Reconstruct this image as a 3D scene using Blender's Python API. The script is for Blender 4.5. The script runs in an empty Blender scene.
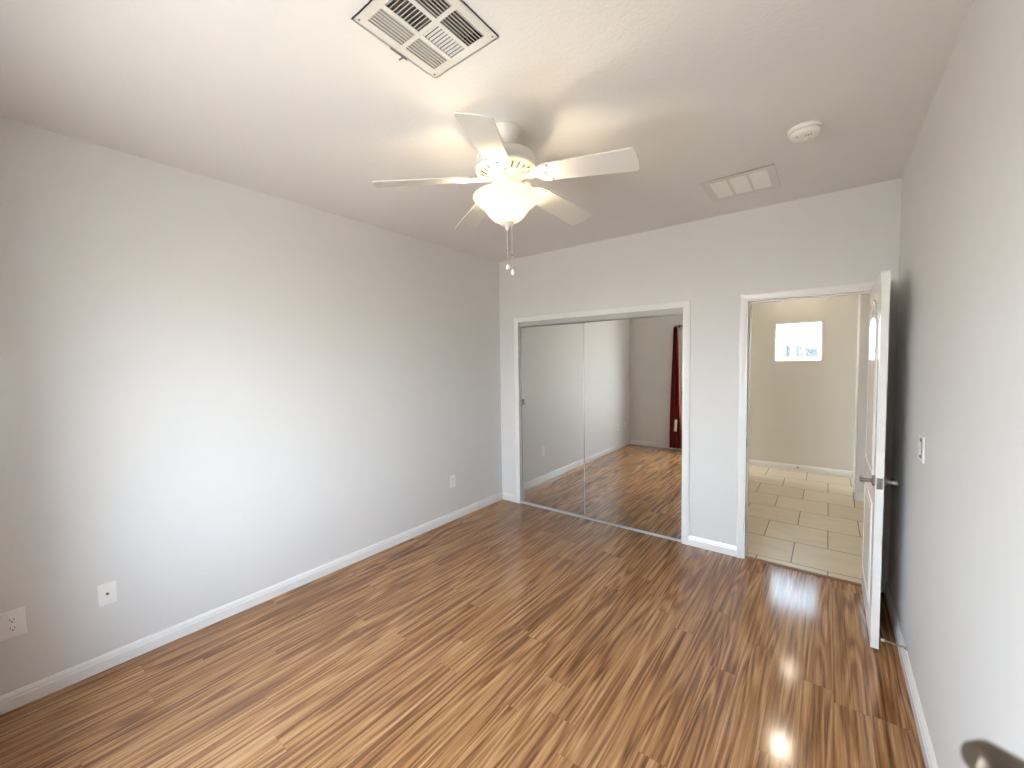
import bpy, bmesh, math, random
from mathutils import Vector, Matrix
from math import pi, sin, cos, radians
random.seed(4)
sc = bpy.context.scene
C = sc.collection

# ------------------------------------------------------------------ camera
YAW, PITCH, ROLL, FPX = 0.65878, 0.05054, -0.01405, 408.7
CAM = Vector((2.9982, -3.6596, 1.58696))
fw = Vector((-sin(YAW) * cos(PITCH), cos(YAW) * cos(PITCH), -sin(PITCH)))
r0 = Vector((cos(YAW), sin(YAW), 0)); u0 = r0.cross(fw)
rr = cos(ROLL) * r0 + sin(ROLL) * u0
uu = -sin(ROLL) * r0 + cos(ROLL) * u0
cd = bpy.data.cameras.new('camera'); cam = bpy.data.objects.new('camera', cd); C.objects.link(cam)
cam.matrix_world = Matrix(((rr.x, uu.x, -fw.x, CAM.x), (rr.y, uu.y, -fw.y, CAM.y), (rr.z, uu.z, -fw.z, CAM.z), (0, 0, 0, 1)))
cd.sensor_width = 36; cd.lens = 36 * FPX / 1024; cd.clip_start = 0.02
cd.dof.use_dof = True; cd.dof.focus_distance = 3.2; cd.dof.aperture_fstop = 4.0
sc.camera = cam

# ------------------------------------------------------------------ world, exposure
SKY = 18.2
w = bpy.data.worlds.new('world'); sc.world = w; w.use_nodes = True
bg = w.node_tree.nodes['Background']; bg.inputs[1].default_value = SKY
_t = w.node_tree; _c = _t.nodes.new('ShaderNodeTexCoord'); _s = _t.nodes.new('ShaderNodeSeparateXYZ'); _r = _t.nodes.new('ShaderNodeValToRGB')
_m = _t.nodes.new('ShaderNodeMapRange'); _m.inputs[1].default_value = -1; _m.inputs[2].default_value = 1
_t.links.new(_c.outputs['Generated'], _s.inputs[0]); _t.links.new(_s.outputs[2], _m.inputs[0]); _t.links.new(_m.outputs[0], _r.inputs[0]); _t.links.new(_r.outputs[0], bg.inputs[0])
_e = _r.color_ramp.elements
_e[0].position = .42; _e[0].color = (.37, .355, .33, 1)      # sunlit ground
_e[1].position = .95; _e[1].color = (.62, .78, 1.0, 1)      # sky overhead
_a = _e.new(.50); _a.color = (.62, .66, .68, 1)
_a = _e.new(.56); _a.color = (.80, .905, 1.0, 1)
sc.view_settings.view_transform = 'Standard'; sc.view_settings.look = 'None'
sc.view_settings.exposure = 0.62; sc.view_settings.gamma = 1; sc.view_settings.use_curve_mapping = False
sc.cycles.max_bounces = 16; sc.cycles.diffuse_bounces = 8; sc.cycles.glossy_bounces = 6
sc.cycles.transparent_max_bounces = 12; sc.cycles.sample_clamp_indirect = 6
sc.cycles.caustics_reflective = False; sc.cycles.caustics_refractive = False
sc.cycles.use_denoising = True; sc.cycles.denoising_prefilter = 'ACCURATE'; sc.cycles.denoising_input_passes = 'RGB_ALBEDO_NORMAL'


def light(name, kind, loc, energy, color, rot=None, **kw):
    l = bpy.data.lights.new(name, kind); l.energy = energy; l.color = color
    for k, v in kw.items():
        setattr(l, k, v)
    o = bpy.data.objects.new(name, l); C.objects.link(o); o.location = loc
    if rot: o.rotation_euler = rot
    return o


def portal(name, loc, sx, sy, rot):
    o = light(name, 'AREA', loc, 1, (1, 1, 1), rot, shape='RECTANGLE', size=sx, size_y=sy)
    o.data.cycles.is_portal = True
    return o


# room numbers (metres): left wall x=0, closet wall y=0, floor z=0
W, D, H = 3.347, 3.8737, 2.74
HY = 3.384           # far wall of the hall
WX0, WX1, WZ0, WZ1 = 1.0, 2.45, 0.66, 2.10     # bedroom window in the wall behind the camera
portal('window_portal', ((WX0 + WX1) / 2, -D - .06, (WZ0 + WZ1) / 2), WX1 - WX0, WZ1 - WZ0, (-pi / 2, 0, 0))
portal('hall_window_portal', (2.655, HY + .11, 1.83), .55, .56, (pi / 2, 0, 0))
portal('corridor_portal', (-.96, 3.07, 1.1), .6, 2.1, (0, -pi / 2, 0))
FAN_W = 5.6

# ------------------------------------------------------------------ materials
def nt(name):
    m = bpy.data.materials.new(name); m.use_nodes = True
    t = m.node_tree; return m, t, t.nodes['Principled BSDF']


def N(t, typ, **kw):
    n = t.nodes.new(typ)
    for k, v in kw.items():
        if k.startswith('i'):
            n.inputs[int(k[1:])].default_value = v
        else:
            setattr(n, k, v)
    return n


def plain(name, col, rough=.5, metal=0, bump=0, bscale=60, spec=.5, var=0.0):
    m, t, b = nt(name)
    b.inputs['Base Color'].default_value = (*col, 1); b.inputs['Roughness'].default_value = rough
    b.inputs['Metallic'].default_value = metal; b.inputs['Specular IOR Level'].default_value = spec
    tc = N(t, 'ShaderNodeNewGeometry')
    nz = N(t, 'ShaderNodeTexNoise'); nz.inputs['Scale'].default_value = bscale; nz.inputs['Detail'].default_value = 3
    t.links.new(tc.outputs['Position'], nz.inputs['Vector'])
    if bump:
        bp = N(t, 'ShaderNodeBump'); bp.inputs['Strength'].default_value = bump; bp.inputs['Distance'].default_value = .002
        t.links.new(nz.outputs[0], bp.inputs['Height']); t.links.new(bp.outputs[0], b.inputs['Normal'])
    n2 = N(t, 'ShaderNodeTexNoise'); n2.inputs['Scale'].default_value = 4; t.links.new(tc.outputs['Position'], n2.inputs['Vector'])
    mr = N(t, 'ShaderNodeMapRange'); mr.inputs[3].default_value = 1 - var; mr.inputs[4].default_value = 1 + var
    t.links.new(n2.outputs[0], mr.inputs[0])
    mx = N(t, 'ShaderNodeMix', data_type='RGBA', blend_type='MULTIPLY'); mx.inputs[0].default_value = 1
    mx.inputs[6].default_value = (*col, 1); t.links.new(mr.outputs[0], mx.inputs[7]); t.links.new(mx.outputs[2], b.inputs['Base Color'])
    return m


M = {}
M['wall'] = plain('wall_paint', (.735, .729, .72), .55, bump=.25, bscale=110, spec=.35, var=.01)
M['ceil'] = plain('ceiling_paint', (.775, .767, .76), .8, bump=.6, bscale=75, spec=.2, var=.01)
M['hallwall'] = plain('hall_paint', (.72, .68, .62), .55, bump=.25, bscale=110, spec=.35)
M['trim'] = plain('trim_paint', (.84, .835, .82), .24, bump=.03, bscale=30)
M['door'] = plain('door_paint', (.84, .83, .815), .16, bump=.03, bscale=40)
M['white'] = plain('white_plastic', (.90, .89, .87), .35)
M['fanwhite'] = plain('fan_white', (.78, .76, .71), .4)
M['blade'] = plain('blade_white', (.70, .685, .645), .5, bump=.05, bscale=300)
M['ball'] = plain('pull_ball', (.95, .95, .93), .15)
M['metalwhite'] = plain('vent_white', (.70, .69, .66), .4)
M['louver'] = plain('louver_white', (.62, .61, .585), .45)
M['ventpanel_lit'] = plain('vent_panel_lit_white', (.90, .89, .87), .5)  # paler than the frame: light caught by the angled slats, put into the colour
M['fascia'] = plain('track_fascia', (.52, .51, .49), .35)
M['dark'] = plain('duct_dark', (.012, .012, .012), .7)
M['slot'] = plain('slot_dark', (.16, .14, .09), .8)
M['nickel'] = plain('satin_nickel', (.30, .275, .25), .3, 1)
M['bronze'] = plain('brown_metal', (.16, .13, .10), .42, 1)
M['chrome'] = plain('chrome', (.8, .8, .8), .12, 1)
M['alu'] = plain('aluminium', (.42, .41, .385), .35, .7)
M['rubber'] = plain('white_rubber', (.8, .8, .78), .6)
M['chain'] = plain('chain_metal', (.75, .73, .68), .4, .3)
M['curtain'] = plain('red_cloth', (.17, .005, .005), .8, bump=.3, bscale=500, var=.1)
M['paper'] = plain('white_paper', (.85, .85, .83), .7)
M['oak'] = plain('threshold_wood', (.22, .10, .045), .35, bump=.1)
M['lead'] = plain('lead_came', (.5, .52, .53), .5)
M['track'] = plain('floor_track', (.42, .36, .30), .35, .6)
M['mirror'] = plain('mirror_glass', (.90, .905, .87), .0, 1)
M['grey'] = plain('grey_plastic', (.22, .21, .20), .5)


def glassmat(name, col, gl=.06):
    m, t, b = nt(name); t.nodes.remove(b)
    tr = N(t, 'ShaderNodeBsdfTransparent'); tr.inputs[0].default_value = (*col, 1)
    g = N(t, 'ShaderNodeBsdfGlossy'); g.inputs['Roughness'].default_value = .03
    mx = N(t, 'ShaderNodeMixShader'); mx.inputs[0].default_value = gl
    t.links.new(tr.outputs[0], mx.inputs[1]); t.links.new(g.outputs[0], mx.inputs[2])
    t.links.new(mx.outputs[0], t.nodes['Material Output'].inputs[0]); return m


M['glass'] = glassmat('window_glass', (.97, .98, .98))
M['artglass'] = glassmat('leaded_glass', (.64, .66, .67))
M['tealglass'] = glassmat('teal_glass', (.335, .36, .362))


def bowl_material():
    m, t, b = nt('alabaster_glass'); t.nodes.remove(b)
    df = N(t, 'ShaderNodeBsdfDiffuse'); df.inputs[0].default_value = (.8, .76, .62, 1)
    tl = N(t, 'ShaderNodeBsdfTranslucent'); tl.inputs[0].default_value = (.36, .31, .20, 1)
    gl = N(t, 'ShaderNodeBsdfGlossy'); gl.inputs['Roughness'].default_value = .25
    em = N(t, 'ShaderNodeEmission'); em.inputs[0].default_value = (1, .89, .66, 1); em.inputs[1].default_value = .50
    m1 = N(t, 'ShaderNodeMixShader'); m1.inputs[0].default_value = .55
    m2 = N(t, 'ShaderNodeMixShader'); m2.inputs[0].default_value = .05
    ad = N(t, 'ShaderNodeAddShader')
    L = t.links.new
    L(df.outputs[0], m1.inputs[1]); L(tl.outputs[0], m1.inputs[2]); L(m1.outputs[0], m2.inputs[1]); L(gl.outputs[0], m2.inputs[2])
    L(m2.outputs[0], ad.inputs[0]); L(em.outputs[0], ad.inputs[1]); L(ad.outputs[0], t.nodes['Material Output'].inputs[0])
    return m


M['bowl'] = bowl_material()


def emit(name, col, s):
    m, t, b = nt(name); b.inputs['Base Color'].default_value = (*col, 1)
    b.inputs['Emission Color'].default_value = (*col, 1); b.inputs['Emission Strength'].default_value = s
    return m


M['led'] = emit('lamp_lens', (1, .89, .70), 115)
M['led_dim'] = emit('lamp_lens_dim', (1, .89, .70), 38)


class G:
    """small helper for math nodes"""
    def __init__(s, t): s.t = t
    def m(s, op, a, b=0.0, c=None):
        n = s.t.nodes.new('ShaderNodeMath'); n.operation = op
        for i, v in enumerate((a, b) if c is None else (a, b, c)):
            if isinstance(v, (int, float)): n.inputs[i].default_value = v
            else: s.t.links.new(v, n.inputs[i])
        return n.outputs[0]
    def vec(s, x, y, z):
        n = s.t.nodes.new('ShaderNodeCombineXYZ')
        for i, v in enumerate((x, y, z)):
            if isinstance(v, (int, float)): n.inputs[i].default_value = v
            else: s.t.links.new(v, n.inputs[i])
        return n.outputs[0]
    def noise(s, v, scale=1, detail=2, rough=.5, dist=0):
        n = s.t.nodes.new('ShaderNodeTexNoise'); s.t.links.new(v, n.inputs['Vector'])
        n.inputs['Scale'].default_value = scale; n.inputs['Detail'].default_value = detail
        n.inputs['Roughness'].default_value = rough; n.inputs['Distortion'].default_value = dist
        return n.outputs[0]
    def white(s, v):
        n = s.t.nodes.new('ShaderNodeTexWhiteNoise'); n.noise_dimensions = '3D'; s.t.links.new(v, n.inputs['Vector']); return n.outputs[0]


def wood_floor():
    m, t, b = nt('laminate_planks'); g = G(t)
    geo = N(t, 'ShaderNodeNewGeometry'); sp = N(t, 'ShaderNodeSeparateXYZ'); t.links.new(geo.outputs['Position'], sp.inputs[0])
    x, y = sp.outputs[0], sp.outputs[1]
    PW, PL = .1275, 1.21
    xr = g.m('ADD', g.m('DIVIDE', g.m('SUBTRACT', x, 2.794), PW), 100)
    row = g.m('FLOOR', xr); fx = g.m('FRACT', xr)
    rr_ = g.white(g.vec(row, 3.3, 1.7))
    yr = g.m('ADD', g.m('ADD', g.m('DIVIDE', y, PL), 50), g.m('MULTIPLY', rr_, 7.31))
    col = g.m('FLOOR', yr); fy = g.m('FRACT', yr)
    pid = g.white(g.vec(row, col, .5))
    pid2 = g.white(g.vec(row, col, 9.5))
    off = g.m('MULTIPLY', pid, 37)
    # long growth rings: contour lines of a stretched noise
    n1 = g.noise(g.vec(g.m('ADD', g.m('MULTIPLY', x, 7.5), off), g.m('MULTIPLY', y, .42), off), 1, 2, .5, .12)
    ring = g.m('MULTIPLY_ADD', g.m('SINE', g.m('MULTIPLY', n1, 78)), .5, .5)
    n2 = g.noise(g.vec(g.m('ADD', g.m('MULTIPLY', x, 72), off), g.m('MULTIPLY', y, .85), off), 1, 4, .6, .1)
    n3 = g.noise(g.vec(g.m('ADD', g.m('MULTIPLY', x, 190), off), g.m('MULTIPLY', y, 4.5), off), 1, 4, .7)
    v = g.m('ADD', g.m('MULTIPLY', ring, .26), g.m('MULTIPLY', n2, .9))
    v = g.m('ADD', v, g.m('MULTIPLY', n3, .72))
    v = g.m('ADD', v, g.m('MULTIPLY', g.m('SUBTRACT', pid2, .5), .12))
    v = g.m('SUBTRACT', v, .40)
    cr = N(t, 'ShaderNodeValToRGB'); t.links.new(v, cr.inputs[0])
    e = cr.color_ramp.elements
    e[0].position = .18; e[0].color = (.080, .028, .009, 1)
    e[1].position = .84; e[1].color = (.52, .29, .138, 1)
    a = e.new(.38); a.color = (.185, .078, .029, 1)
    a = e.new(.54); a.color = (.31, .142, .055, 1)
    a = e.new(.68); a.color = (.40, .202, .085, 1)
    sx = g.m('LESS_THAN', g.m('MINIMUM', fx, g.m('SUBTRACT', 1, fx)), .008)
    sy = g.m('LESS_THAN', fy, .0022)
    seam = g.m('MAXIMUM', sx, g.m('MULTIPLY', sy, .5))
    mx = N(t, 'ShaderNodeMix', data_type='RGBA'); t.links.new(g.m('MULTIPLY', seam, .4), mx.inputs[0])
    t.links.new(cr.outputs[0], mx.inputs[6]); mx.inputs[7].default_value = (.07, .03, .012, 1)
    t.links.new(mx.outputs[2], b.inputs['Base Color'])
    b.inputs['Roughness'].default_value = .125; b.inputs['Specular IOR Level'].default_value = .55
    big = g.noise(g.vec(g.m('MULTIPLY', x, 7), g.m('MULTIPLY', y, 3), 0), 1, 1)
    hgt = g.m('MULTIPLY', big, .05)
    hgt = g.m('SUBTRACT', hgt, g.m('MULTIPLY', seam, .18))
    bp = N(t, 'ShaderNodeBump'); bp.inputs['Strength'].default_value = .35; bp.inputs['Distance'].default_value = .003
    t.links.new(hgt, bp.inputs['Height']); t.links.new(bp.outputs[0], b.inputs['Normal'])
    return m


def tile_floor():
    m, t, b = nt('hall_tiles'); g = G(t)
    geo = N(t, 'ShaderNodeNewGeometry'); sp = N(t, 'ShaderNodeSeparateXYZ'); t.links.new(geo.outputs['Position'], sp.inputs[0])
    x, y = sp.outputs[0], sp.outputs[1]; P = .4575
    yr = g.m('ADD', g.m('DIVIDE', g.m('SUBTRACT', y, .13), P), 20)
    row = g.m('FLOOR', yr); fy = g.m('FRACT', yr)
    par = g.m('FRACT', g.m('MULTIPLY', row, .5))       # 0 or .5
    xr = g.m('ADD', g.m('ADD', g.m('DIVIDE', g.m('SUBTRACT', x, 2.797), P), 20), par)
    colm = g.m('FLOOR', xr); fx = g.m('FRACT', xr)
    gx = g.m('LESS_THAN', g.m('MINIMUM', fx, g.m('SUBTRACT', 1, fx)), .0085)
    gy = g.m('LESS_THAN', g.m('MINIMUM', fy, g.m('SUBTRACT', 1, fy)), .0085)
    gr = g.m('MAXIMUM', gx, gy)
    pid = g.white(g.vec(row, colm, 2))
    n = g.noise(g.vec(g.m('MULTIPLY', x, 3), g.m('MULTIPLY', y, 9), g.m('MULTIPLY', pid, 20)), 1.3, 5, .6)
    v = g.m('ADD', g.m('MULTIPLY', n, .8), g.m('MULTIPLY', pid, .25))
    cr = N(t, 'ShaderNodeValToRGB'); t.links.new(v, cr.inputs[0])
    e = cr.color_ramp.elements
    e[0].position = .2; e[0].color = (.70, .585, .42, 1); e[1].position = .85; e[1].color = (.86, .755, .58, 1)
    mx = N(t, 'ShaderNodeMix', data_type='RGBA'); t.links.new(gr, mx.inputs[0]); t.links.new(cr.outputs[0], mx.inputs[6])
    mx.inputs[7].default_value = (.20, .155, .10, 1)
    t.links.new(mx.outputs[2], b.inputs['Base Color']); b.inputs['Roughness'].default_value = .3
    bp = N(t, 'ShaderNodeBump'); bp.inputs['Strength'].default_value = .5; bp.inputs['Distance'].default_value = .002
    t.links.new(g.m('SUBTRACT', 1, gr), bp.inputs['Height']); t.links.new(bp.outputs[0], b.inputs['Normal'])
    return m


M['floor'] = wood_floor(); M['tile'] = tile_floor()

# ------------------------------------------------------------------ mesh helpers
def nb(): return bmesh.new()


def add_box(bm, a, b, bev=0.0, mat=None):
    lo = [min(p, q) for p, q in zip(a, b)]; hi = [max(p, q) for p, q in zip(a, b)]
    vs = [bm.verts.new((x, y, z)) for x in (lo[0], hi[0]) for y in (lo[1], hi[1]) for z in (lo[2], hi[2])]
    fs = [(0, 1, 3, 2), (4, 6, 7, 5), (0, 4, 5, 1), (2, 3, 7, 6), (0, 2, 6, 4), (1, 5, 7, 3)]
    faces = [bm.faces.new([vs[i] for i in f]) for f in fs]
    if bev:
        es = list({e for f in faces for e in f.edges})
        r = bmesh.ops.bevel(bm, geom=es, offset=bev, segments=2, profile=.6, affect='EDGES')
    if mat is not None:
        bmesh.ops.transform(bm, matrix=mat, verts=[v for v in bm.verts if v.is_valid and v.tag is False])
    return bm


def box_at(bm, ctr, size, rot=None, bev=0):
    """oriented box"""
    t = nb(); h = [s / 2 for s in size]
    add_box(t, [-k for k in h], h, bev)
    mt = Matrix.Translation(ctr) @ (rot.to_4x4() if rot else Matrix.Identity(4))
    merge(bm, t, mt)
    return bm


def merge(bm, t, mt=None):
    if mt is not None: bmesh.ops.transform(t, matrix=mt, verts=t.verts[:])
    me = bpy.data.meshes.new('tmp'); t.to_mesh(me); t.free(); bm.from_mesh(me); bpy.data.meshes.remove(me)


def add_lathe(bm, prof, ctr=(0, 0, 0), seg=48, axis=None):
    """prof: list of (r,z). revolve about z (or along axis)"""
    t = nb(); rings = []
    for r, z in prof:
        if r < 1e-6: rings.append([t.verts.new((0, 0, z))])
        else: rings.append([t.verts.new((r * cos(2 * pi * k / seg), r * sin(2 * pi * k / seg), z)) for k in range(seg)])
    for a, b in zip(rings[:-1], rings[1:]):
        for k in range(seg):
            k2 = (k + 1) % seg
            if len(a) == 1 and len(b) == 1: continue
            if len(a) == 1: t.faces.new((a[0], b[k], b[k2]))
            elif len(b) == 1: t.faces.new((a[k], b[0], a[k2]))
            else: t.faces.new((a[k], b[k], b[k2], a[k2]))
    bmesh.ops.recalc_face_normals(t, faces=t.faces[:])
    for f in t.faces: f.smooth = True
    q = Vector((0, 0, 1)).rotation_difference(Vector(axis)).to_matrix().to_4x4() if axis else Matrix.Identity(4)
    merge(bm, t, Matrix.Translation(ctr) @ q)
    return bm


def add_tube(bm, pts, r, seg=10, cap=True):
    pts = [Vector(p) for p in pts]; rs = r if isinstance(r, (list, tuple)) else [r] * len(pts)
    rings = []; up = Vector((0, 0, 1)); prev = None
    for i, p in enumerate(pts):
        d = (pts[min(i + 1, len(pts) - 1)] - pts[max(i - 1, 0)]).normalized()
        if prev is None:
            n = d.cross(up if abs(d.z) < .95 else Vector((1, 0, 0))).normalized()
        else:
            n = (prev - d * prev.dot(d)).normalized()
        prev = n; b = d.cross(n)
        rings.append([bm.verts.new(p + rs[i] * (cos(2 * pi * k / seg) * n + sin(2 * pi * k / seg) * b)) for k in range(seg)])
    for a, b in zip(rings[:-1], rings[1:]):
        for k in range(seg):
            f = bm.faces.new((a[k], a[(k + 1) % seg], b[(k + 1) % seg], b[k])); f.smooth = True
    if cap:
        bm.faces.new(rings[0][::-1]); bm.faces.new(rings[-1])
    return bm


def add_prism(bm, pts, z0, z1, mt=None, bev=0):
    """closed outline (x,y) extruded z0..z1"""
    t = nb(); a = [t.verts.new((x, y, z0)) for x, y in pts]; b = [t.verts.new((x, y, z1)) for x, y in pts]
    n = len(pts)
    f0 = t.faces.new(a[::-1]); f1 = t.faces.new(b)
    for k in range(n): t.faces.new((a[k], a[(k + 1) % n], b[(k + 1) % n], b[k]))
    bmesh.ops.recalc_face_normals(t, faces=t.faces[:])
    if bev:
        es = [e for e in t.edges if (e.verts[0].co.z == e.verts[1].co.z)]
        bmesh.ops.bevel(t, geom=es, offset=bev, segments=2, profile=.5, affect='EDGES')
    merge(bm, t, mt); return bm


def sweep_profile(bm, prof, stations):
    """prof: closed list (u,v); stations: list of functions (u,v)->Vector"""
    rings = [[bm.verts.new(s(u, v)) for u, v in prof] for s in stations]; n = len(prof)
    for a, b in zip(rings[:-1], rings[1:]):
        for k in range(n): bm.faces.new((a[k], a[(k + 1) % n], b[(k + 1) % n], b[k]))
    bm.faces.new(rings[0]); bm.faces.new(rings[-1][::-1])
    bmesh.ops.recalc_face_normals(bm, faces=bm.faces[:]); return bm


def obj(name, bm, mat, parent=None, loc=None):
    bmesh.ops.recalc_face_normals(bm, faces=bm.faces[:])
    me = bpy.data.meshes.new(name); bm.to_mesh(me); bm.free()
    for mm in (mat if isinstance(mat, (list, tuple)) else [mat]): me.materials.append(M[mm])
    o = bpy.data.objects.new(name, me); C.objects.link(o)
    if loc: o.location = loc
    if parent: o.parent = parent
    return o


def struct(name, bm, mat):
    o = obj(name, bm, mat); o['kind'] = 'structure'; return o


def sempty(name, loc):
    o = bpy.data.objects.new(name, None); C.objects.link(o); o.location = loc; o['kind'] = 'structure'; return o


def thing(name, label, cat, loc=(0, 0, 0), rot=None, group=None):
    o = bpy.data.objects.new(name, None); C.objects.link(o); o.location = loc
    if rot: o.rotation_euler = rot
    o.empty_display_size = .05
    o['label'] = label; o['category'] = cat
    if group: o['group'] = group
    return o


# ------------------------------------------------------------------ room shell
T = .115
b = nb(); add_box(b, (-.15, -D - .16, -.12), (W + .15, .025, 0)); struct('floor', b, 'floor')
b = nb(); add_box(b, (-1.1, .025, -.12), (W + 1.2, HY + .2, -.001)); fl2 = struct('floor_hall', b, 'tile')
# ceiling with a duct hole behind the square register
b = nb()
vx0, vx1, vy0, vy1 = 1.752, 2.028, -2.825, -2.52
add_box(b, (-.15, -D - .16, H), (vx0, .115, H + .1)); add_box(b, (vx1, -D - .16, H), (W + .15, .115, H + .1))
add_box(b, (vx0, -D - .16, H), (vx1, vy0, H + .1)); add_box(b, (vx0, vy1, H), (vx1, .115, H + .1))
struct('ceiling', b, 'ceil')
b = nb(); add_box(b, (-1.1, .115, H), (W + 1.2, HY + .2, H + .1)); struct('ceiling_hall', b, 'ceil')
b = nb(); add_box(b, (-.14, -D - .14, 0), (0, .9, H)); struct('wall_left', b, 'wall')
b = nb(); add_box(b, (W, -D - .14, 0), (W + .14, .0, H)); struct('wall_right', b, 'wall')
# wall with closet and doorway
CX0, CX1, CZ = .2640, 2.0175, 2.041
DX0, DX1, DZ = 2.4975, 3.2575, 2.041
b = nb()
add_box(b, (0, 0, 0), (CX0 - .02, T, H)); add_box(b, (CX1 + .02, 0, 0), (DX0 - .02, T, H)); add_box(b, (DX1 + .02, 0, 0), (W + .14, T, H))
add_box(b, (CX0 - .02, 0, CZ + .02), (CX1 + .02, T, H)); add_box(b, (DX0 - .02, 0, DZ + .02), (DX1 + .02, T, H))
struct('wall_far', b, 'wall')
# wall behind the camera with the bedroom window
b = nb()
add_box(b, (0, -D - .14, 0), (WX0, -D, H)); add_box(b, (WX1, -D - .14, 0), (W, -D, H))
add_box(b, (WX0, -D - .14, 0), (WX1, -D, WZ0)); add_box(b, (WX0, -D - .14, WZ1), (WX1, -D, H))
struct('wall_back', b, 'wall')
# closet interior
b = nb(); add_box(b, (0, .78, 0), (2.1, .88, H)); add_box(b, (2.1, T, 0), (2.2, .88, H)); struct('wall_closet', b, 'wall')
# hall walls
hx0, hx1, hz0, hz1 = 2.372, 2.935, 1.553, 2.113
b = nb()
add_box(b, (-1.1, HY, 0), (hx0, HY + .14, H)); add_box(b, (hx1, HY, 0), (W + 1.2, HY + .14, H))
add_box(b, (hx0, HY, 0), (hx1, HY + .14, hz0)); add_box(b, (hx0, HY, hz1), (hx1, HY + .14, H))
struct('wall_hall_back', b, 'hallwall')
b = nb(); add_box(b, (3.262, 2.28, 0), (W + 1.2, HY, H), .010)
for v in b.verts:
    if v.co.x < 3.4: v.co.x += .030 * (v.co.y - 2.28) / 1.104
struct('wall_hall_corner', b, 'wall')
b = nb(); add_box(b, (W + 1.1, T, 0), (W + 1.2, 2.28, H)); struct('wall_hall_right', b, 'hallwall')
b = nb(); add_box(b, (-1.0, .88, 0), (1.9, 2.78, H)); struct('wall_hall_left', b, 'hallwall')
b = nb(); add_box(b, (2.2, T, 0), (2.25, .88, H)); add_box(b, (W + .14, 0, 0), (W + 1.2, T, H))
add_box(b, (1.9, .88, 0), (1.95, 1.0, H)); struct('wall_hall_near', b, 'hallwall')
b = nb(); add_box(b, (-1.1, 2.78, 2.2), (-1.0, HY, H)); add_box(b, (-1.1, .88, 0), (-1.0, 2.78, H)); struct('wall_hall_end', b, 'hallwall')

# base boards
BH = .083
BP = [(0, 0), (.012, 0), (.012, .052), (.0095, .060), (.0095, .066), (.006, .076), (.003, BH), (0, BH)]


def board(name, a, b_, nrm, z=0.0, sy=1):
    """a,b_: endpoints on the wall, nrm: into the room"""
    a = Vector((*a, z)); b_ = Vector((*b_, z)); n = Vector((*nrm, 0))
    bm = nb(); sweep_profile(bm, BP, [lambda u, v, p=a: p + n * u + Vector((0, 0, v)), lambda u, v, p=b_: p + n * u + Vector((0, 0, v))])
    return bm


struct('baseboard_left', board('', (0, -D), (0, 0), (1, 0)), 'trim')
b = board('', (W, -D), (W, 0), (-1, 0))
for v in b.verts: v.co.x = W - (W - v.co.x) * 1.55
struct('baseboard_right', b, 'trim')
struct('baseboard_back', board('', (.012, -D), (W - .012, -D), (0, 1)), 'trim')
struct('baseboard_far_left', board('', (.012, 0), (CX0 - .052, 0), (0, -1)), 'trim')
struct('baseboard_far', board('', (CX1 + .052, 0), (DX0 - .052, 0), (0, -1)), 'trim')
struct('baseboard_hall_back', board('', (-1.0, HY), (3.29, HY), (0, -1)), 'trim')
b = board('', (3.250, 2.28), (4.4, 2.28), (0, -1)); merge(b, board('', (3.262, 2.268), (3.290, HY - .012), (-1, 0))); struct('baseboard_hall_corner', b, 'trim')

# casings: swept, mitred frames
CP = [(-.002, 0), (-.002, .009), (.004, .011), (.010, .0105), (.016, .013), (.040, .016), (.050, .0165), (.056, .013), (.057, .0)]


def casing(x0, x1, zt, ysurf, ydir):
    bm = nb()
    P = lambda px, pz, dx, dz: (lambda u, v: Vector((px + dx * u, ysurf + ydir * v, pz + dz * u)))
    sweep_profile(bm, CP, [P(x0, 0, -1, 0), P(x0, zt, -1, 1), P(x1, zt, 1, 1), P(x1, 0, 1, 0)])
    return bm


struct('trim_1', casing(CX0 - .001, CX1 + .001, CZ, 0, -1), 'trim')       # closet casing
struct('trim_2', casing(DX0 - .001, DX1 + .001, DZ, 0, -1), 'trim')              # doorway casing
struct('trim_3', casing(DX0 - .001, DX1 + .001, DZ, T, 1), 'trim')               # doorway casing, hall side
b = nb()   # closet jamb
add_box(b, (CX0 - .02, 0, 0), (CX0, T, CZ)); add_box(b, (CX1, 0, 0), (CX1 + .02, T, CZ)); add_box(b, (CX0 - .02, 0, CZ), (CX1 + .02, T, CZ + .02))
struct('trim_4', b, 'trim')
b = nb()   # doorway jamb with its stop
add_box(b, (DX0 - .02, 0, 0), (DX0, T, DZ), 0); add_box(b, (DX1, 0, 0), (DX1 + .02, T, DZ)); add_box(b, (DX0 - .02, 0, DZ), (DX1 + .02, T, DZ + .02))
add_box(b, (DX0, .04, 0), (DX0 + .011, .075, DZ), .002); add_box(b, (DX1 - .011, .04, 0), (DX1, .075, DZ), .002); add_box(b, (DX0, .04, DZ - .011), (DX1, .075, DZ), .002)
j = struct('trim_5', b, 'trim')
b = nb(); add_box(b, (DX0 + .0005, .004, .90), (DX0 + .002, .034, .96), .0005); add_box(b, (DX0 + .001, -.003, .91), (DX0 + .003, .006, .95), .001)
obj('strike_plate', b, 'slot', j)['label'] = 'dark metal strike plate'
b = nb(); add_prism(b, [(0, 0), (.045, 0), (.040, .006), (.032, .009), (.013, .009), (.005, .006)], DX0, DX1,
                    Matrix(((0, 0, 1, 0), (1, 0, 0, .002), (0, 1, 0, 0), (0, 0, 0, 1))))
struct('trim_6', b, 'oak')      # threshold strip

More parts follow.
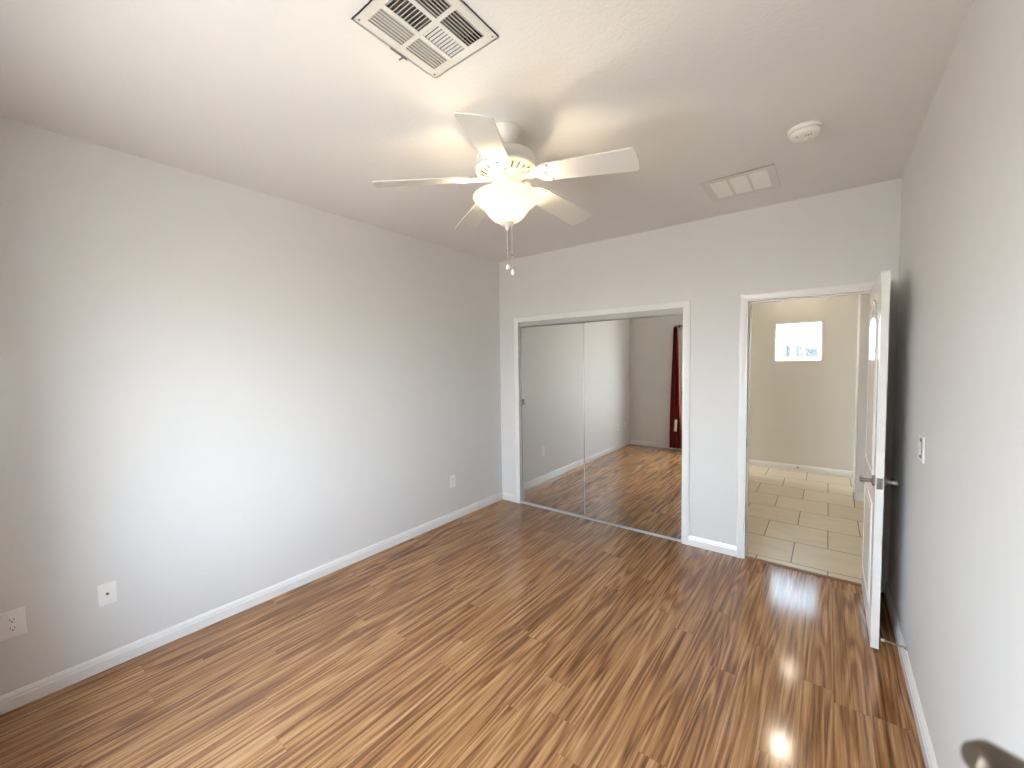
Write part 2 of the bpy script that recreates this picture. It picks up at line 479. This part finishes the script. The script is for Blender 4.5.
# closet tracks
b = nb()
add_box(b, (CX0, .008, CZ - .006), (CX1, .075, CZ)); add_box(b, (CX0, .008, CZ - .044), (CX1, .012, CZ - .006)); add_box(b, (CX0, .005, CZ - .050), (CX1, .012, CZ - .043), .0015)
add_box(b, (CX0, .038, CZ - .040), (CX1, .041, CZ - .006)); add_box(b, (CX0, .071, CZ - .040), (CX1, .075, CZ - .006))
struct('trim_7', b, 'fascia')
b = nb()
add_box(b, (CX0, .008, 0), (CX1, .055, .002)); struct('trim_9', b, 'slot')
b = nb()
for yy in (.006, .029, .051): add_box(b, (CX0, yy - .002, .002), (CX1, yy + .002, .008), .0006)
struct('trim_8', b, 'metalwhite')

# ------------------------------------------------------------------ sliding mirrors
def mirror(label, x0, x1, y, pull):
    z0, z1 = .014, CZ - .055; ft = .006
    t = thing('sliding_mirror', label, 'mirror', ((x0 + x1) / 2, y, z0), group=None)
    hx = (x1 - x0) / 2; hz = z1 - z0
    b = nb(); add_box(b, (-hx + ft - .002, .004, ft - .002), (hx - ft + .002, .009, hz - ft + .002)); obj('mirror_glass', b, 'mirror', t)
    b = nb()
    for a, c in (((-hx, 0, 0), (-hx + ft, .016, hz)), ((hx - ft, 0, 0), (hx, .016, hz)),
                 ((-hx + ft, 0, 0), (hx - ft, .016, ft)), ((-hx + ft, 0, hz - ft), (hx - ft, .016, hz))):
        add_box(b, a, c, .0015)
    obj('mirror_frame', b, 'alu', t)['label'] = 'thin pale metal frame'
    if pull:
        b = nb(); px = -hx + ft + .008
        add_box(b, (px, -.002, 1.105), (px + .024, .004, 1.168), .002); h = obj('finger_pull', b, 'grey', t)
        h['label'] = 'small grey finger pull'
    return t


mirror('left sliding mirror closet door, set back on the rear track, with a small finger pull', CX0 + .004, 1.10, .031, True)
mirror('right sliding mirror closet door on the front track, reflecting the red curtain', 1.063, CX1 - .004, .010, False)

# ------------------------------------------------------------------ bedroom door, standing open at the right
LX0, LX1, LY0, LY1 = 3.2095, 3.2445, -.770, -.012     # leaf faces / latch edge / hinge edge
LZ0, LZ1 = .012, 2.040
door = sempty('door_1', (3.227, -.012, 0))


def dchild(name, bm, mat, label=None):
    o = obj(name, bm, mat, door); o.location = (-3.227, .012, 0)
    if label: o['label'] = label
    return o


b = nb(); add_box(b, (LX0, LY0, LZ0), (LX1, LY1, LZ1), .002); dchild('door_leaf', b, 'door')


def panel_outline(y0, y1, z0, z1, arch):
    """closed loop (y,z); arch: raised eyebrow at the top"""
    pts = [(y0, z0), (y1, z0)]
    n = 20
    if arch:
        for k in range(n + 1):
            s = k / n; yy = y1 + (y0 - y1) * s
            a = .5 - .5 * cos(2 * pi * s)
            pts.append((yy, z1 - arch + arch * a ** .8))
    else:
        pts += [(y1, z1), (y0, z1)]
    return pts


def offset_loop(pts, d):
    n = len(pts); out = []
    for i in range(n):
        p0, p1, p2 = Vector(pts[i - 1]), Vector(pts[i]), Vector(pts[(i + 1) % n])
        e1 = (p1 - p0).normalized(); e2 = (p2 - p1).normalized()
        n1 = Vector((-e1.y, e1.x)); n2 = Vector((-e2.y, e2.x)); m = (n1 + n2)
        m = m / max(m.length_squared / 2, .3)
        out.append(tuple(p1 + m * d))
    return out


def moulding(pts, xs, sgn):
    """raised moulding on the leaf face at x=xs pointing sgn; nested rings with varying height"""
    bm = nb(); prof = [(0, 0), (.003, .0055), (.009, .0065), (.015, .003), (.020, .0008), (.040, .0008), (.052, .0055), (.058, .006)]
    rings = []
    for d, h in prof:
        lp = offset_loop(pts, d)
        rings.append([bm.verts.new((xs + sgn * h, y, z)) for y, z in lp])
    for a, c in zip(rings[:-1], rings[1:]):
        for k in range(len(a)):
            bm.faces.new((a[k], a[(k + 1) % len(a)], c[(k + 1) % len(a)], c[k]))
    bm.faces.new(rings[-1])
    return bm


for xs, sg in ((LX0, -1), (LX1, 1)):
    for z0, z1, ar in ((.925, 1.935, .10), (.185, .775, 0)):
        pts = panel_outline(LY0 + .115, LY1 - .115, z0, z1, ar)
        # orientation: make loop counter clockwise so offsets go inward
        dchild('door_panel', moulding(pts, xs, sg), 'door')
HZ, HYY = .918, LY0 + .062
b = nb(); add_box(b, (LX0 + .005, LY0 - .0015, HZ - .030), (LX1 - .005, LY0 + .002, HZ + .030), .001); dchild('latch_plate', b, 'nickel', 'metal latch plate on the door edge')
b = nb(); add_box(b, (LX0 + .011, LY0 - .010, HZ - .010), (LX1 - .011, LY0, HZ + .010), .003); dchild('latch_bolt', b, 'nickel')
for xs, sg in ((LX0, -1), (LX1, 1)):
    e = dchild('door_handle', add_lathe(nb(), [(0, 0), (.030, 0), (.031, .004), (.027, .010), (.014, .013), (.0105, .020), (.0095, .036), (.012, .044), (.0135, .052), (.011, .060), (0, .062)],
                                        (xs, HYY, HZ), 28, (sg, 0, 0)), 'nickel', 'satin nickel rosette and lever handle')
    b = nb(); x = xs + sg * .050
    add_tube(b, [(x, HYY - .008, HZ), (x, HYY + .02, HZ + .001), (x + sg * .003, HYY + .055, HZ), (x, HYY + .09, HZ - .002), (x - sg * .004, HYY + .108, HZ - .003)], [.0095, .0098, .0085, .0075, .006], 14)
    l = obj('lever', b, 'nickel', e)
for z in (.22, 1.02, 1.82):
    b = nb(); add_tube(b, [(3.250, -.012, z - .045), (3.250, -.012, z + .045)], .0055, 12)
    dchild('hinge', b, 'nickel')

# spring stop
t = thing('door_stop', 'spring door stop on the right baseboard with a white tip, behind the open door', 'door stop', (W, -.850, .108), (0, -.10, -.30))
b = nb(); add_lathe(b, [(0, 0), (.013, 0), (.013, .003), (.007, .008), (.006, .012), (0, .012)], (0, 0, 0), 20, (-1, 0, 0)); obj('mount', b, 'chrome', t)
b = nb(); pts = []
for k in range(0, 181):
    a = k / 180; ang = a * 18 * 2 * pi; r_ = .0050 - .0016 * a
    pts.append((-.010 - .082 * a, r_ * cos(ang), r_ * sin(ang)))
add_tube(b, pts, .0011, 6); obj('spring', b, 'nickel', t)
b = nb(); add_lathe(b, [(0, 0), (.0065, 0), (.0075, .004), (.0068, .012), (0, .015)], (-.0905, 0, 0), 20, (-1, 0, 0)); o = obj('rubber_tip', b, 'rubber', t)
o['label'] = 'white rubber tip'

# ------------------------------------------------------------------ wall plates
def plate(name, label, cat, loc, rotz, w_, h_, kind, group=None):
    """local frame: +x out of the wall, y across, z up"""
    t = thing(name, label, cat, loc, (0, 0, rotz), group)
    b = nb(); add_box(b, (0, -w_ / 2, -h_ / 2), (.006, w_ / 2, h_ / 2), .0022); obj('cover_plate', b, 'white', t)
    if kind == 'outlet':
        for s in (-1, 1):
            b = nb()
            out = []
            for k in range(24):
                a = 2 * pi * k / 24; out.append((.0165 * cos(a), max(-.0135, min(.0135, .0175 * sin(a)))))
            mt = Matrix.Translation((0, 0, s * .0195)) @ Matrix(((0, 0, 1, 0), (1, 0, 0, 0), (0, 1, 0, 0), (0, 0, 0, 1)))
            add_prism(b, out, .005, .0075, mt); r_ = obj('receptacle', b, 'white', t)
            b = nb()
            add_box(b, (.0074, -.0075, s * .0195 - .001), (.0078, -.0052, s * .0195 + .008)); add_box(b, (.0074, .0052, s * .0195 - .001), (.0078, .0075, s * .0195 + .007))
            add_lathe(b, [(0, 0), (.0028, 0), (.0028, .0004), (0, .0004)], (.0074, 0, s * .0195 - .0075), 12, (1, 0, 0))
            obj('socket_slot', b, 'slot', r_)
        b = nb(); add_lathe(b, [(0, 0), (.003, 0), (.002, .0012), (0, .0015)], (.006, 0, 0), 12, (1, 0, 0)); obj('screw', b, 'white', t)
    if kind == 'jack':
        b = nb(); add_lathe(b, [(0, 0), (.0065, 0), (.0065, .002), (.0045, .0025), (.0045, .009), (.0035, .009), (.0035, .003), (0, .003)], (.006, 0, .0), 16, (1, 0, 0))
        obj('jack', b, 'slot', t)['label'] = 'small dark cable jack'
        for s in (-1, 1):
            b = nb(); add_lathe(b, [(0, 0), (.003, 0), (.002, .0012), (0, .0015)], (.006, 0, s * .042), 12, (1, 0, 0)); obj('screw', b, 'white', t)
    if kind == 'switch':
        b = nb(); add_box(b, (.0045, -.027, -.046), (.0068, .027, .046), .0006); obj('switch_bezel', b, 'grey', t)['label'] = 'shadowed grey bezel around the rocker'
        b = nb(); add_prism(b, [(.0045, -.029), (.0135, -.029), (.0085, 0), (.0082, .029), (.0045, .029)], -.0165, .0165,
                            Matrix(((1, 0, 0, 0), (0, 0, 1, 0), (0, 1, 0, 0), (0, 0, 0, 1))))
        obj('rocker', b, 'white', t)
    return t


plate('power_outlet', 'white duplex power outlet low on the left wall, cut off by the left edge', 'outlet', (0, -3.634, .402), 0, .082, .128, 'outlet')
plate('cable_jack_plate', 'white wall plate with one small cable jack, low on the left wall', 'wall plate', (0, -3.315, .400), 0, .072, .115, 'jack')
plate('power_outlet', 'white power outlet low on the left wall near the mirrored closet', 'outlet', (0, -.799, .400), 0, .076, .122, 'outlet')
plate('light_switch', 'white rocker light switch on the right wall beside the open door', 'switch', (W, -1.045, 1.172), pi, .118, .120, 'switch')

# ------------------------------------------------------------------ square ceiling register
t = thing('air_vent', 'square white ceiling air register with six louvered panels at the top edge', 'vent', (1.890, -2.6725, H))
VX, VY = .1675, .1825
b = nb()
cols = [(-.130, -.052), (-.036, .036), (.052, .130)]
rows = [(-.146, -.008), (.008, .146)]
XS = [-VX] + [v for c in cols for v in c] + [VX]; YS = [-VY] + [v for r in rows for v in r] + [VY]
for i in range(len(XS) - 1):
    for k in range(len(YS) - 1):
        if i in (1, 3, 5) and k in (1, 3): continue
        za = -.0045
        add_box(b, (XS[i], YS[k], za), (XS[i + 1], YS[k + 1], za + .003))
for a_, c_ in (((-VX, -VY, -.0045), (-VX + .004, VY, 0)), ((VX - .004, -VY, -.0045), (VX, VY, 0)), ((-VX, -VY, -.0045), (VX, -VY + .004, 0)), ((-VX, VY - .004, -.0045), (VX, VY, 0))):
    add_box(b, a_, c_)
obj('face_frame', b, 'metalwhite', t)
for ci, (xa, xb) in enumerate(cols):
    for ri, (ya, yb) in enumerate(rows):
        b = nb()
        if ci == 1:
            n = 10
            for k in range(n):
                yy = ya + (yb - ya) * (k + .5) / n
                ang = radians(42 if ri == 0 else -42)
                box_at(b, ((xa + xb) / 2, yy, -.0005), (xb - xa, .0125 if ri == 0 else .0078, .0012), Matrix.Rotation(ang, 3, 'X'))
        else:
            n = 6
            for k in range(n):
                xx = xa + (xb - xa) * (k + .5) / n
                ang = radians(-38 if ci == 0 else 38)
                box_at(b, (xx, (ya + yb) / 2, -.0005), (.0112 if ci else .0068, yb - ya, .0012), Matrix.Rotation(ang, 3, 'Y'))
        obj('louver_panel', b, 'louver', t)
b = nb()
for k in range(11): box_at(b, (-.0 - .125 + .025 * k, 0, .035), (.0015, .30, .018), Matrix.Rotation(radians(35), 3, 'Y'))
obj('damper', b, 'grey', t)['label'] = 'dark damper blades inside the duct'
b = nb()
for a_, c_ in (((-.137, -.152, .0), (-.134, .152, .16)), ((.134, -.152, .0), (.137, .152, .16)), ((-.137, -.152, 0), (.137, -.149, .16)), ((-.137, .149, 0), (.137, .152, .16)), ((-.137, -.152, .16), (.137, .152, .163))):
    add_box(b, a_, c_)
obj('duct_box', b, 'dark', t)['label'] = 'dark duct interior'
b = nb(); add_box(b, (-VX - .003, -.030, -.010), (-VX + .001, .045, -.006), .001); add_box(b, (-VX - .020, .022, -.013), (-VX + .001, .026, -.009)); obj('damper_lever', b, 'grey', t)
for sx, sy in ((-1, 1), (1, 1), (-1, -1), (1, -1)):
    b = nb(); add_lathe(b, [(0, 0), (.004, 0), (.003, .0015), (0, .002)], (sx * .150, sy * .165, -.0045), 12, (0, 0, -1)); obj('screw', b, 'grey', t)

# flat three panel register above the doorway
t = thing('air_vent', 'flat white ceiling vent with three plain panels, above the doorway', 'vent', (2.518, -.552, H))
b = nb(); HX2, HY2 = .205, .198
cols = [(-.160, -.062), (-.046, .050), (.066, .162)]; ya, yb = -.150, .145
XS = [-HX2] + [v for c in cols for v in c] + [HX2]
for i in range(len(XS) - 1):
    if i in (1, 3, 5):
        add_box(b, (XS[i], -HY2, -.005), (XS[i + 1], ya, -.002)); add_box(b, (XS[i], yb, -.005), (XS[i + 1], HY2, -.002))
    else:
        add_box(b, (XS[i], -HY2, -.005), (XS[i + 1], HY2, -.002))
for a_, c_ in (((-HX2, -HY2, -.006), (-HX2 + .004, HY2, 0)), ((HX2 - .004, -HY2, -.006), (HX2, HY2, 0)), ((-HX2, -HY2, -.006), (HX2, -HY2 + .004, 0)), ((-HX2, HY2 - .004, -.006), (HX2, HY2, 0))):
    add_box(b, a_, c_)
obj('face_frame', b, 'metalwhite', t)
for xa, xb in cols:
    b = nb(); n = 16
    add_box(b, (xa, ya, -.0015), (xb, yb, -.0005))
    for k in range(n):
        yy = ya + (yb - ya) * (k + .5) / n
        box_at(b, ((xa + xb) / 2, yy, -.0035), (xb - xa, .0165, .0012), Matrix.Rotation(radians(-9), 3, 'X'))
    obj('louver_panel', b, 'ventpanel_lit', t)

# smoke detector
t = thing('smoke_detector', 'round white smoke detector on the ceiling near the right wall', 'smoke detector', (2.882, -1.085, H))
b = nb(); add_lathe(b, [(0, 0), (.072, 0), (.073, -.004), (.073, -.012), (.066, -.014), (0, -.014)], seg=56); obj('mounting_base', b, 'white', t)
b = nb(); add_lathe(b, [(.058, -.014), (.058, -.019), (.067, -.021), (.068, -.028), (.064, -.037), (.052, -.043), (.030, -.045), (0, -.045)], seg=56); obj('detector_cover', b, 'white', t)
b = nb(); add_lathe(b, [(0, 0), (.014, 0), (.013, .003), (0, .0035)], (.012, .020, -.0445), 24, (0, 0, -1)); obj('test_button', b, 'white', t)
b = nb()
for k in range(5): box_at(b, (.004 + .006 * k, -.022, -.0452), (.002, .020, .001))
box_at(b, (-.03, -.030, -.0445), (.008, .005, .002)); obj('sounder_slots', b, 'slot', t)['kind'] = 'stuff'

# ------------------------------------------------------------------ ceiling fan
FX, FY = 1.7147, -2.0235
fan = thing('ceiling_fan', 'white five blade ceiling fan with a lit glass bowl light', 'ceiling fan', (FX, FY, H))
dz = lambda z: z - H
b = nb(); add_lathe(b, [(0, 0), (.074, 0), (.076, -.004), (.072, -.014), (.064, -.034), (.050, -.058), (.036, -.070), (.028, -.074), (0, -.074)], seg=48); obj('canopy', b, 'fanwhite', fan)
b = nb(); add_lathe(b, [(0, -.070), (.021, -.072), (.024, -.082), (.021, -.092), (.0125, -.096), (.0125, -.112), (.030, -.114), (.032, -.122), (0, -.123)], seg=32); obj('downrod', b, 'fanwhite', fan)
b = nb(); add_lathe(b, [(0, -.118), (.060, -.119), (.110, -.124), (.136, -.132), (.146, -.144), (.148, -.150), (.148, -.190), (.0, -.190)], seg=64); obj('motor_housing', b, 'fanwhite', fan)
b = nb(); add_lathe(b, [(.0, -.188), (.150, -.190), (.153, -.194), (.153, -.200), (.146, -.204), (.138, -.206), (.090, -.228), (.078, -.232), (.076, -.245), (.050, -.247), (0, -.247)], seg=64); obj('vented_cover', b, 'fanwhite', fan)
b = nb()
for k in range(24):
    a = 2 * pi * (k + .5) / 24; r_ = .114 if k % 3 != 2 else .118; L_ = .030 if k % 3 != 2 else .016
    rot = Matrix.Rotation(a, 3, 'Z') @ Matrix.Rotation(radians(-24.6), 3, 'Y')
    box_at(b, (r_ * cos(a), r_ * sin(a), -.2178 + (r_ - .114) * .458), (L_ * 1.15, .0085, .0022), rot, .0008)
o = obj('cover_slots', b, 'slot', fan); o['label'] = 'dark vent slots around the motor cover'
b = nb(); add_lathe(b, [(0, -.243), (.062, -.244), (.066, -.250), (.060, -.262), (.048, -.270), (.048, -.300), (.070, -.306), (.092, -.312), (.094, -.318), (0, -.318)], seg=48); obj('light_fitter', b, 'fanwhite', fan)
# glass bowl (hollow shell)
bo = [(.158, -.327), (.163, -.325), (.1665, -.328), (.1665, -.334), (.160, -.341), (.153, -.345), (.1515, -.349), (.146, -.354), (.141, -.356), (.139, -.361), (.133, -.366), (.127, -.369),
      (.117, -.379), (.105, -.394), (.093, -.411), (.080, -.426), (.064, -.439), (.048, -.447), (.030, -.451), (.012, -.453)]
bi = [(max(r_ - .004, .010), z + .003) for r_, z in bo[::-1]]
b = nb(); add_lathe(b, bo + bi, seg=64); obj('glass_bowl', b, 'bowl', fan)['label'] = 'lit frosted glass bowl'
b = nb(); add_lathe(b, [(0, -.445), (.034, -.448), (.037, -.453), (.034, -.460), (.024, -.467), (.012, -.471), (.007, -.476), (.008, -.482), (.006, -.488), (0, -.490)], seg=32)
o = obj('finial', b, 'fanwhite', fan)
# blades and irons
PH0 = math.degrees(3.31055 - pi)


def blade_mesh():
    b = nb(); t = nb()
    o = []
    L0, L1 = .190, .638; w0, w1 = .060, .073; rc = .018
    # side -y root -> tip, rounded tip corners, back
    def arc(cx, cy, a0, a1, r_, n=6): return [(cx + r_ * cos(a0 + (a1 - a0) * i / n), cy + r_ * sin(a0 + (a1 - a0) * i / n)) for i in range(n + 1)]
    o += arc(L0 + .03, -w0 + .03, pi, 1.5 * pi, .03)
    o += arc(L1 - rc, -w1 + rc, -pi / 2, -.12, rc)
    o += [(L1 + .004, 0)]
    o += arc(L1 - rc, w1 - rc, .12, pi / 2, rc)
    o += arc(L0 + .03, w0 - .03, pi / 2, pi, .03)
    add_prism(b, o, -.003, .003, None, .001)
    return b


def iron_mesh():
    b = nb()
    # shield with a scalloped end, under the blade
    def sy(pts): return pts + [(x, -y) for x, y in pts[::-1]]
    half = [(.150, .013), (.163, .020), (.176, .038), (.192, .053), (.212, .058), (.232, .055), (.246, .048), (.238, .044), (.226, .038), (.216, .028), (.211, .014)]
    pts = sy(half)[::-1]
    add_prism(b, pts, -.0075, -.003, None, .0012)
    # raised crescent ridges
    for rad, cx in ((.040, .222), (.050, .238)):
        p_ = []
        for i in range(13):
            a = radians(115 + 130 * i / 12); p_.append((cx + rad * cos(a) * .8, rad * sin(a) * 1.05, -.0082))
        add_tube(b, p_, .0032, 8)
    # neck: curved arm back to the hub
    add_tube(b, [(.052, 0, -.006), (.080, 0, -.004), (.105, 0, -.003), (.130, 0, -.003), (.160, 0, -.004), (.185, 0, -.0045)], [.010, .012, .013, .013, .012, .006], 10)
    for s in (-1, 1):
        p_ = []
        for i in range(15):
            a = radians(200 - 290 * i / 14); p_.append((.128 + .015 * cos(a), s * (.020 + .013 * sin(a)), .004))
        add_tube(b, p_, .0038, 7)
    return b


bl0 = ir0 = sr0 = None
for k in range(5):
    a = radians(PH0 + 72 * k)
    mt = Matrix.Translation((0, 0, dz(2.510))) @ Matrix.Rotation(a, 4, 'Z') @ Matrix.Rotation(radians(5.8), 4, 'Y')
    mp = mt @ Matrix.Rotation(radians(-13), 4, 'X')
    if bl0 is None:
        bl0 = obj('blade', blade_mesh(), 'blade', fan); ir0 = obj('blade_bracket', iron_mesh(), 'fanwhite', fan)
        sr0 = []
        for x_, y_ in ((.236, .047), (.236, -.047), (.214, 0)):
            b = nb(); add_lathe(b, [(0, 0), (.0045, 0), (.0035, .0022), (0, .003)], (x_, y_, -.0072), 12, (0, 0, -1))
            sr0.append(obj('screw', b, 'slot', ir0))
        bl, ir = bl0, ir0
    else:
        bl = bl0.copy(); ir = ir0.copy(); C.objects.link(bl); C.objects.link(ir)
        bl.parent = fan; ir.parent = fan
        for q in sr0:
            sr = q.copy(); C.objects.link(sr); sr.parent = ir
    bl.matrix_local = mp; ir.matrix_local = mp
# pull chains
def chain(x, y, z0, z1):
    b = nb(); add_tube(b, [(x, y, z0), (x, y, z1)], .0009, 6)
    n = int((z0 - z1) / .0085)
    for k in range(n):
        z = z0 - (k + .5) * (z0 - z1) / n
        add_lathe(b, [(0, -.0018), (.0016, -.0009), (.0016, .0009), (0, .0018)], (x, y, z), 6)
    c = obj('pull_chain', b, 'chain', fan)
    b = nb(); add_lathe(b, [(0, .016), (.003, .015), (.0075, .008), (.0095, 0), (.0085, -.006), (.005, -.010), (0, -.0115)], (x, y, z1 - .012), 20)
    obj('pull_ball', b, 'ball', c)['label'] = 'small white pull ball'
    b = nb(); add_lathe(b, [(0, .003), (.0032, .002), (.0032, -.004), (0, -.005)], (x, y, z1 + .075), 12); obj('chain_connector', b, 'grey', c)


chain(0.0, 0.0, -.488, dz(2.080))
chain(.054, -.032, -.436, dz(2.040))
for k, (dx, dy) in enumerate(((-.062, -.028), (.045, .035))):
    o = light('bulb_light', 'POINT', (FX + dx, FY + dy, 2.372), FAN_W, (1, .84, .60), shadow_soft_size=.035)
    b = nb(); add_lathe(b, [(0, -.022), (.012, -.020), (.020, -.010), (.022, .002), (.018, .014), (.011, .024), (.010, .034), (0, .034)], (dx, dy, dz(2.372)), 20)
    # bulb glass: transparent so the lamp inside it shines out
    q = obj('bulb', b, 'glass', fan)

# ------------------------------------------------------------------ hall window, leaded glass
win = sempty('window_1', ((hx0 + hx1) / 2, HY, hz0))
cx_ = (hx0 + hx1) / 2
def wchild(name, bm, mat, par=win):
    o = obj(name, bm, mat, par); o.location = (-cx_, -HY, -hz0) if par is win else (0, 0, 0); return o
b = nb(); f = .020
for a_, c_ in (((hx0, -.004, hz0), (hx0 + f, .13, hz1)), ((hx1 - f, -.004, hz0), (hx1, .13, hz1)), ((hx0, -.004, hz0), (hx1, .13, hz0 + f)), ((hx0, -.004, hz1 - f), (hx1, .13, hz1))):
    add_box(b, (a_[0], HY + a_[1], a_[2]), (c_[0], HY + c_[1], c_[2]), .002)
wchild('window_frame', b, 'trim')
b = nb(); yg = HY + .062; add_box(b, (hx0 + f, yg, hz0 + f), (hx1 - f, yg + .004, hz1 - f)); pane = wchild('pane', b, 'artglass')
gw, gh = hx1 - hx0, hz1 - hz0
u_ = lambda s: hx0 + gw * s
v_ = lambda s: hz0 + gh * s
b = nb()
def came(pts, r=.005): add_tube(b, [(u_(p), yg - .003, v_(q)) for p, q in pts], r, 6)
came([(.10, .07), (.10, .93)]); came([(.88, .07), (.88, .93)]); came([(.04, .12), (.96, .12)]); came([(.04, .90), (.96, .90)])
came([(.27, .12), (.27, .42), (.22, .50), (.12, .52)]); came([(.42, .55), (.42, .78), (.52, .62), (.60, .64), (.62, .72)])
came([(.56, .40), (.54, .30), (.58, .20), (.56, .12)]); came([(.62, .40), (.70, .30), (.76, .22)]); came([(.72, .38), (.64, .30)]); came([(.50, .56), (.92, .56)]); came([(.60, .70), (.92, .70)])
came([(.45, .40), (.88, .40)]); came([(.18, .74), (.26, .66), (.30, .74), (.36, .74)])
wchild('lead_lines', b, 'lead')
b = nb()
for p0_, q0, p1, q1 in ((.22, .13, .34, .42), (.45, .13, .62, .40), (.64, .13, .90, .34)):
    add_box(b, (u_(p0_), yg - .002, v_(q0)), (u_(p1), yg - .0005, v_(q1)))
wchild('teal_glass', b, 'tealglass')['label'] = 'pale teal lower glass pieces'

# bedroom window behind the camera
win2 = sempty('window_2', ((WX0 + WX1) / 2, -D, WZ0)); cx2 = (WX0 + WX1) / 2
b = nb(); f = .035; xm = cx2
for a_, c_ in (((WX0, WZ0), (WX0 + f, WZ1)), ((WX1 - f, WZ0), (WX1, WZ1)), ((WX0 + f, WZ0), (WX1 - f, WZ0 + f)), ((WX0 + f, WZ1 - f), (WX1 - f, WZ1)), ((xm - .02, WZ0 + f), (xm + .02, WZ1 - f))):
    add_box(b, (a_[0], -D - .12, a_[1]), (c_[0], -D - .06, c_[1]), .002)
o = obj('window_frame', b, 'trim', win2); o.location = (-cx2, D, -WZ0)
for xa, xb in ((WX0 + f, xm - .02), (xm + .02, WX1 - f)):
    b = nb(); add_box(b, (xa, -D - .092, WZ0 + f), (xb, -D - .088, WZ1 - f)); o = obj('pane', b, 'glass', win2); o.location = (-cx2, D, -WZ0)

# red curtain at the window's left side (seen in the mirror)
cur = thing('curtain', 'dark red gathered curtain hanging to the floor, seen in the closet mirror', 'curtain', (.86, -D + .075, 0))
b = nb(); nz_, nx_ = 26, 60
for k in range(nz_ + 1):
    pass
grid = []
for k in range(nz_ + 1):
    s = k / nz_; z = .035 + (2.185 - .035) * s
    xl = .765 + .060 * s ** 1.3; xr_ = .985 - .09 * s
    row = []
    for i in range(nx_ + 1):
        q = i / nx_; amp = .026 - .010 * s
        row.append((xl + (xr_ - xl) * q - .86, amp * sin(q * 2 * pi * 3.5 + .6 * sin(s * 4)) + .006 * sin(q * 23 + s * 5), z + .004 * sin(q * 19) * (1 - s)))
    grid.append(row)
for off in (0, .003):
    vv = [[b.verts.new((x, y + off, z)) for x, y, z in row] for row in grid]
    for k in range(nz_):
        for i in range(nx_):
            fc = b.faces.new((vv[k][i], vv[k][i + 1], vv[k + 1][i + 1], vv[k + 1][i])); fc.smooth = True
obj('curtain_panel', b, 'curtain', cur)
b = nb(); box_at(b, (.022, .036, .445), (.045, .0015, .21), Matrix.Rotation(radians(3), 3, 'Y')); obj('tag', b, 'paper', cur)['label'] = 'white paper tag on the lower curtain'
rod = thing('curtain_rod', 'dark curtain rod above the window behind the camera', 'curtain rod', (1.7, -D, 2.20))
b = nb(); add_tube(b, [(-.865, .075, 0), (.90, .075, 0)], .009, 12)
obj('rod', b, 'bronze', rod)
for s in (-.80, .80):
    b = nb(); add_tube(b, [(s, 0, 0), (s, .075, -.004)], .006, 8); add_box(b, (s - .012, 0, -.03), (s + .012, .004, .03), .001); obj('bracket', b, 'bronze', rod)

# ------------------------------------------------------------------ hall lights (recessed)
for x_, y_, lab in ((2.655, 1.60, 'recessed hall ceiling light in the middle of the hall'), (2.648, 3.02, 'recessed hall ceiling light close to the small hall window')):
    t = thing('recessed_light', lab, 'ceiling light', (x_, y_, H), group='recessed lights in the hall')
    b = nb(); add_lathe(b, [(.088, 0), (.090, -.003), (.074, -.006), (.066, -.003), (.066, 0)], seg=40); obj('trim_ring', b, 'white', t)
    b = nb(); add_lathe(b, [(0, -.001), (.066, -.001), (.066, -.0025), (0, -.0025)], seg=40); obj('lens', b, 'led' if y_ < 2 else 'led_dim', t)

# small stop on the hall base board
t = thing('door_stop', 'tiny dark door stop on the white hall baseboard below the window', 'door stop', (2.685, HY - .012, .052))
b = nb(); add_lathe(b, [(0, 0), (.012, 0), (.012, .004), (.006, .008), (.005, .05), (.009, .052), (.009, .064), (0, .066)], (0, 0, 0), 16, (0, -1, 0)); obj('stop_pin', b, 'nickel', t)

# ------------------------------------------------------------------ metal arm close to the camera, bottom right
def ray(px, py, dist):
    d = fw + rr * ((px - 512) / FPX) - uu * ((py - 384) / FPX); d.normalize(); return CAM + d * dist


hb = thing('metal_handle', 'blurred brown metal handle poking in at the bottom right corner, closest to the camera', 'handle', (W, -3.30, 1.22))
L_ = Vector((W, -3.30, 1.22))
p0 = Vector((3.070, -3.335, 1.366)); p1 = Vector((3.100, -3.325, 1.350)); p2 = Vector((3.15, -3.315, 1.315)); p3 = Vector((3.25, -3.303, 1.24)); p4 = Vector((3.328, -3.30, 1.22))
b = nb(); add_tube(b, [q - L_ for q in (p0 + Vector((-.006, -.002, .002)), p0, p0.lerp(p1, .5), p1, p2, p3, p4)], [.006, .0105, .0118, .0130, .015, .014, .012], 20)
obj('handle_arm', b, 'bronze', hb)
b = nb(); add_lathe(b, [(0, 0), (.032, 0), (.033, .004), (.028, .010), (.014, .014), (0, .014)], (0, 0, 0), 32, (-1, 0, 0)); obj('rosette', b, 'bronze', hb)
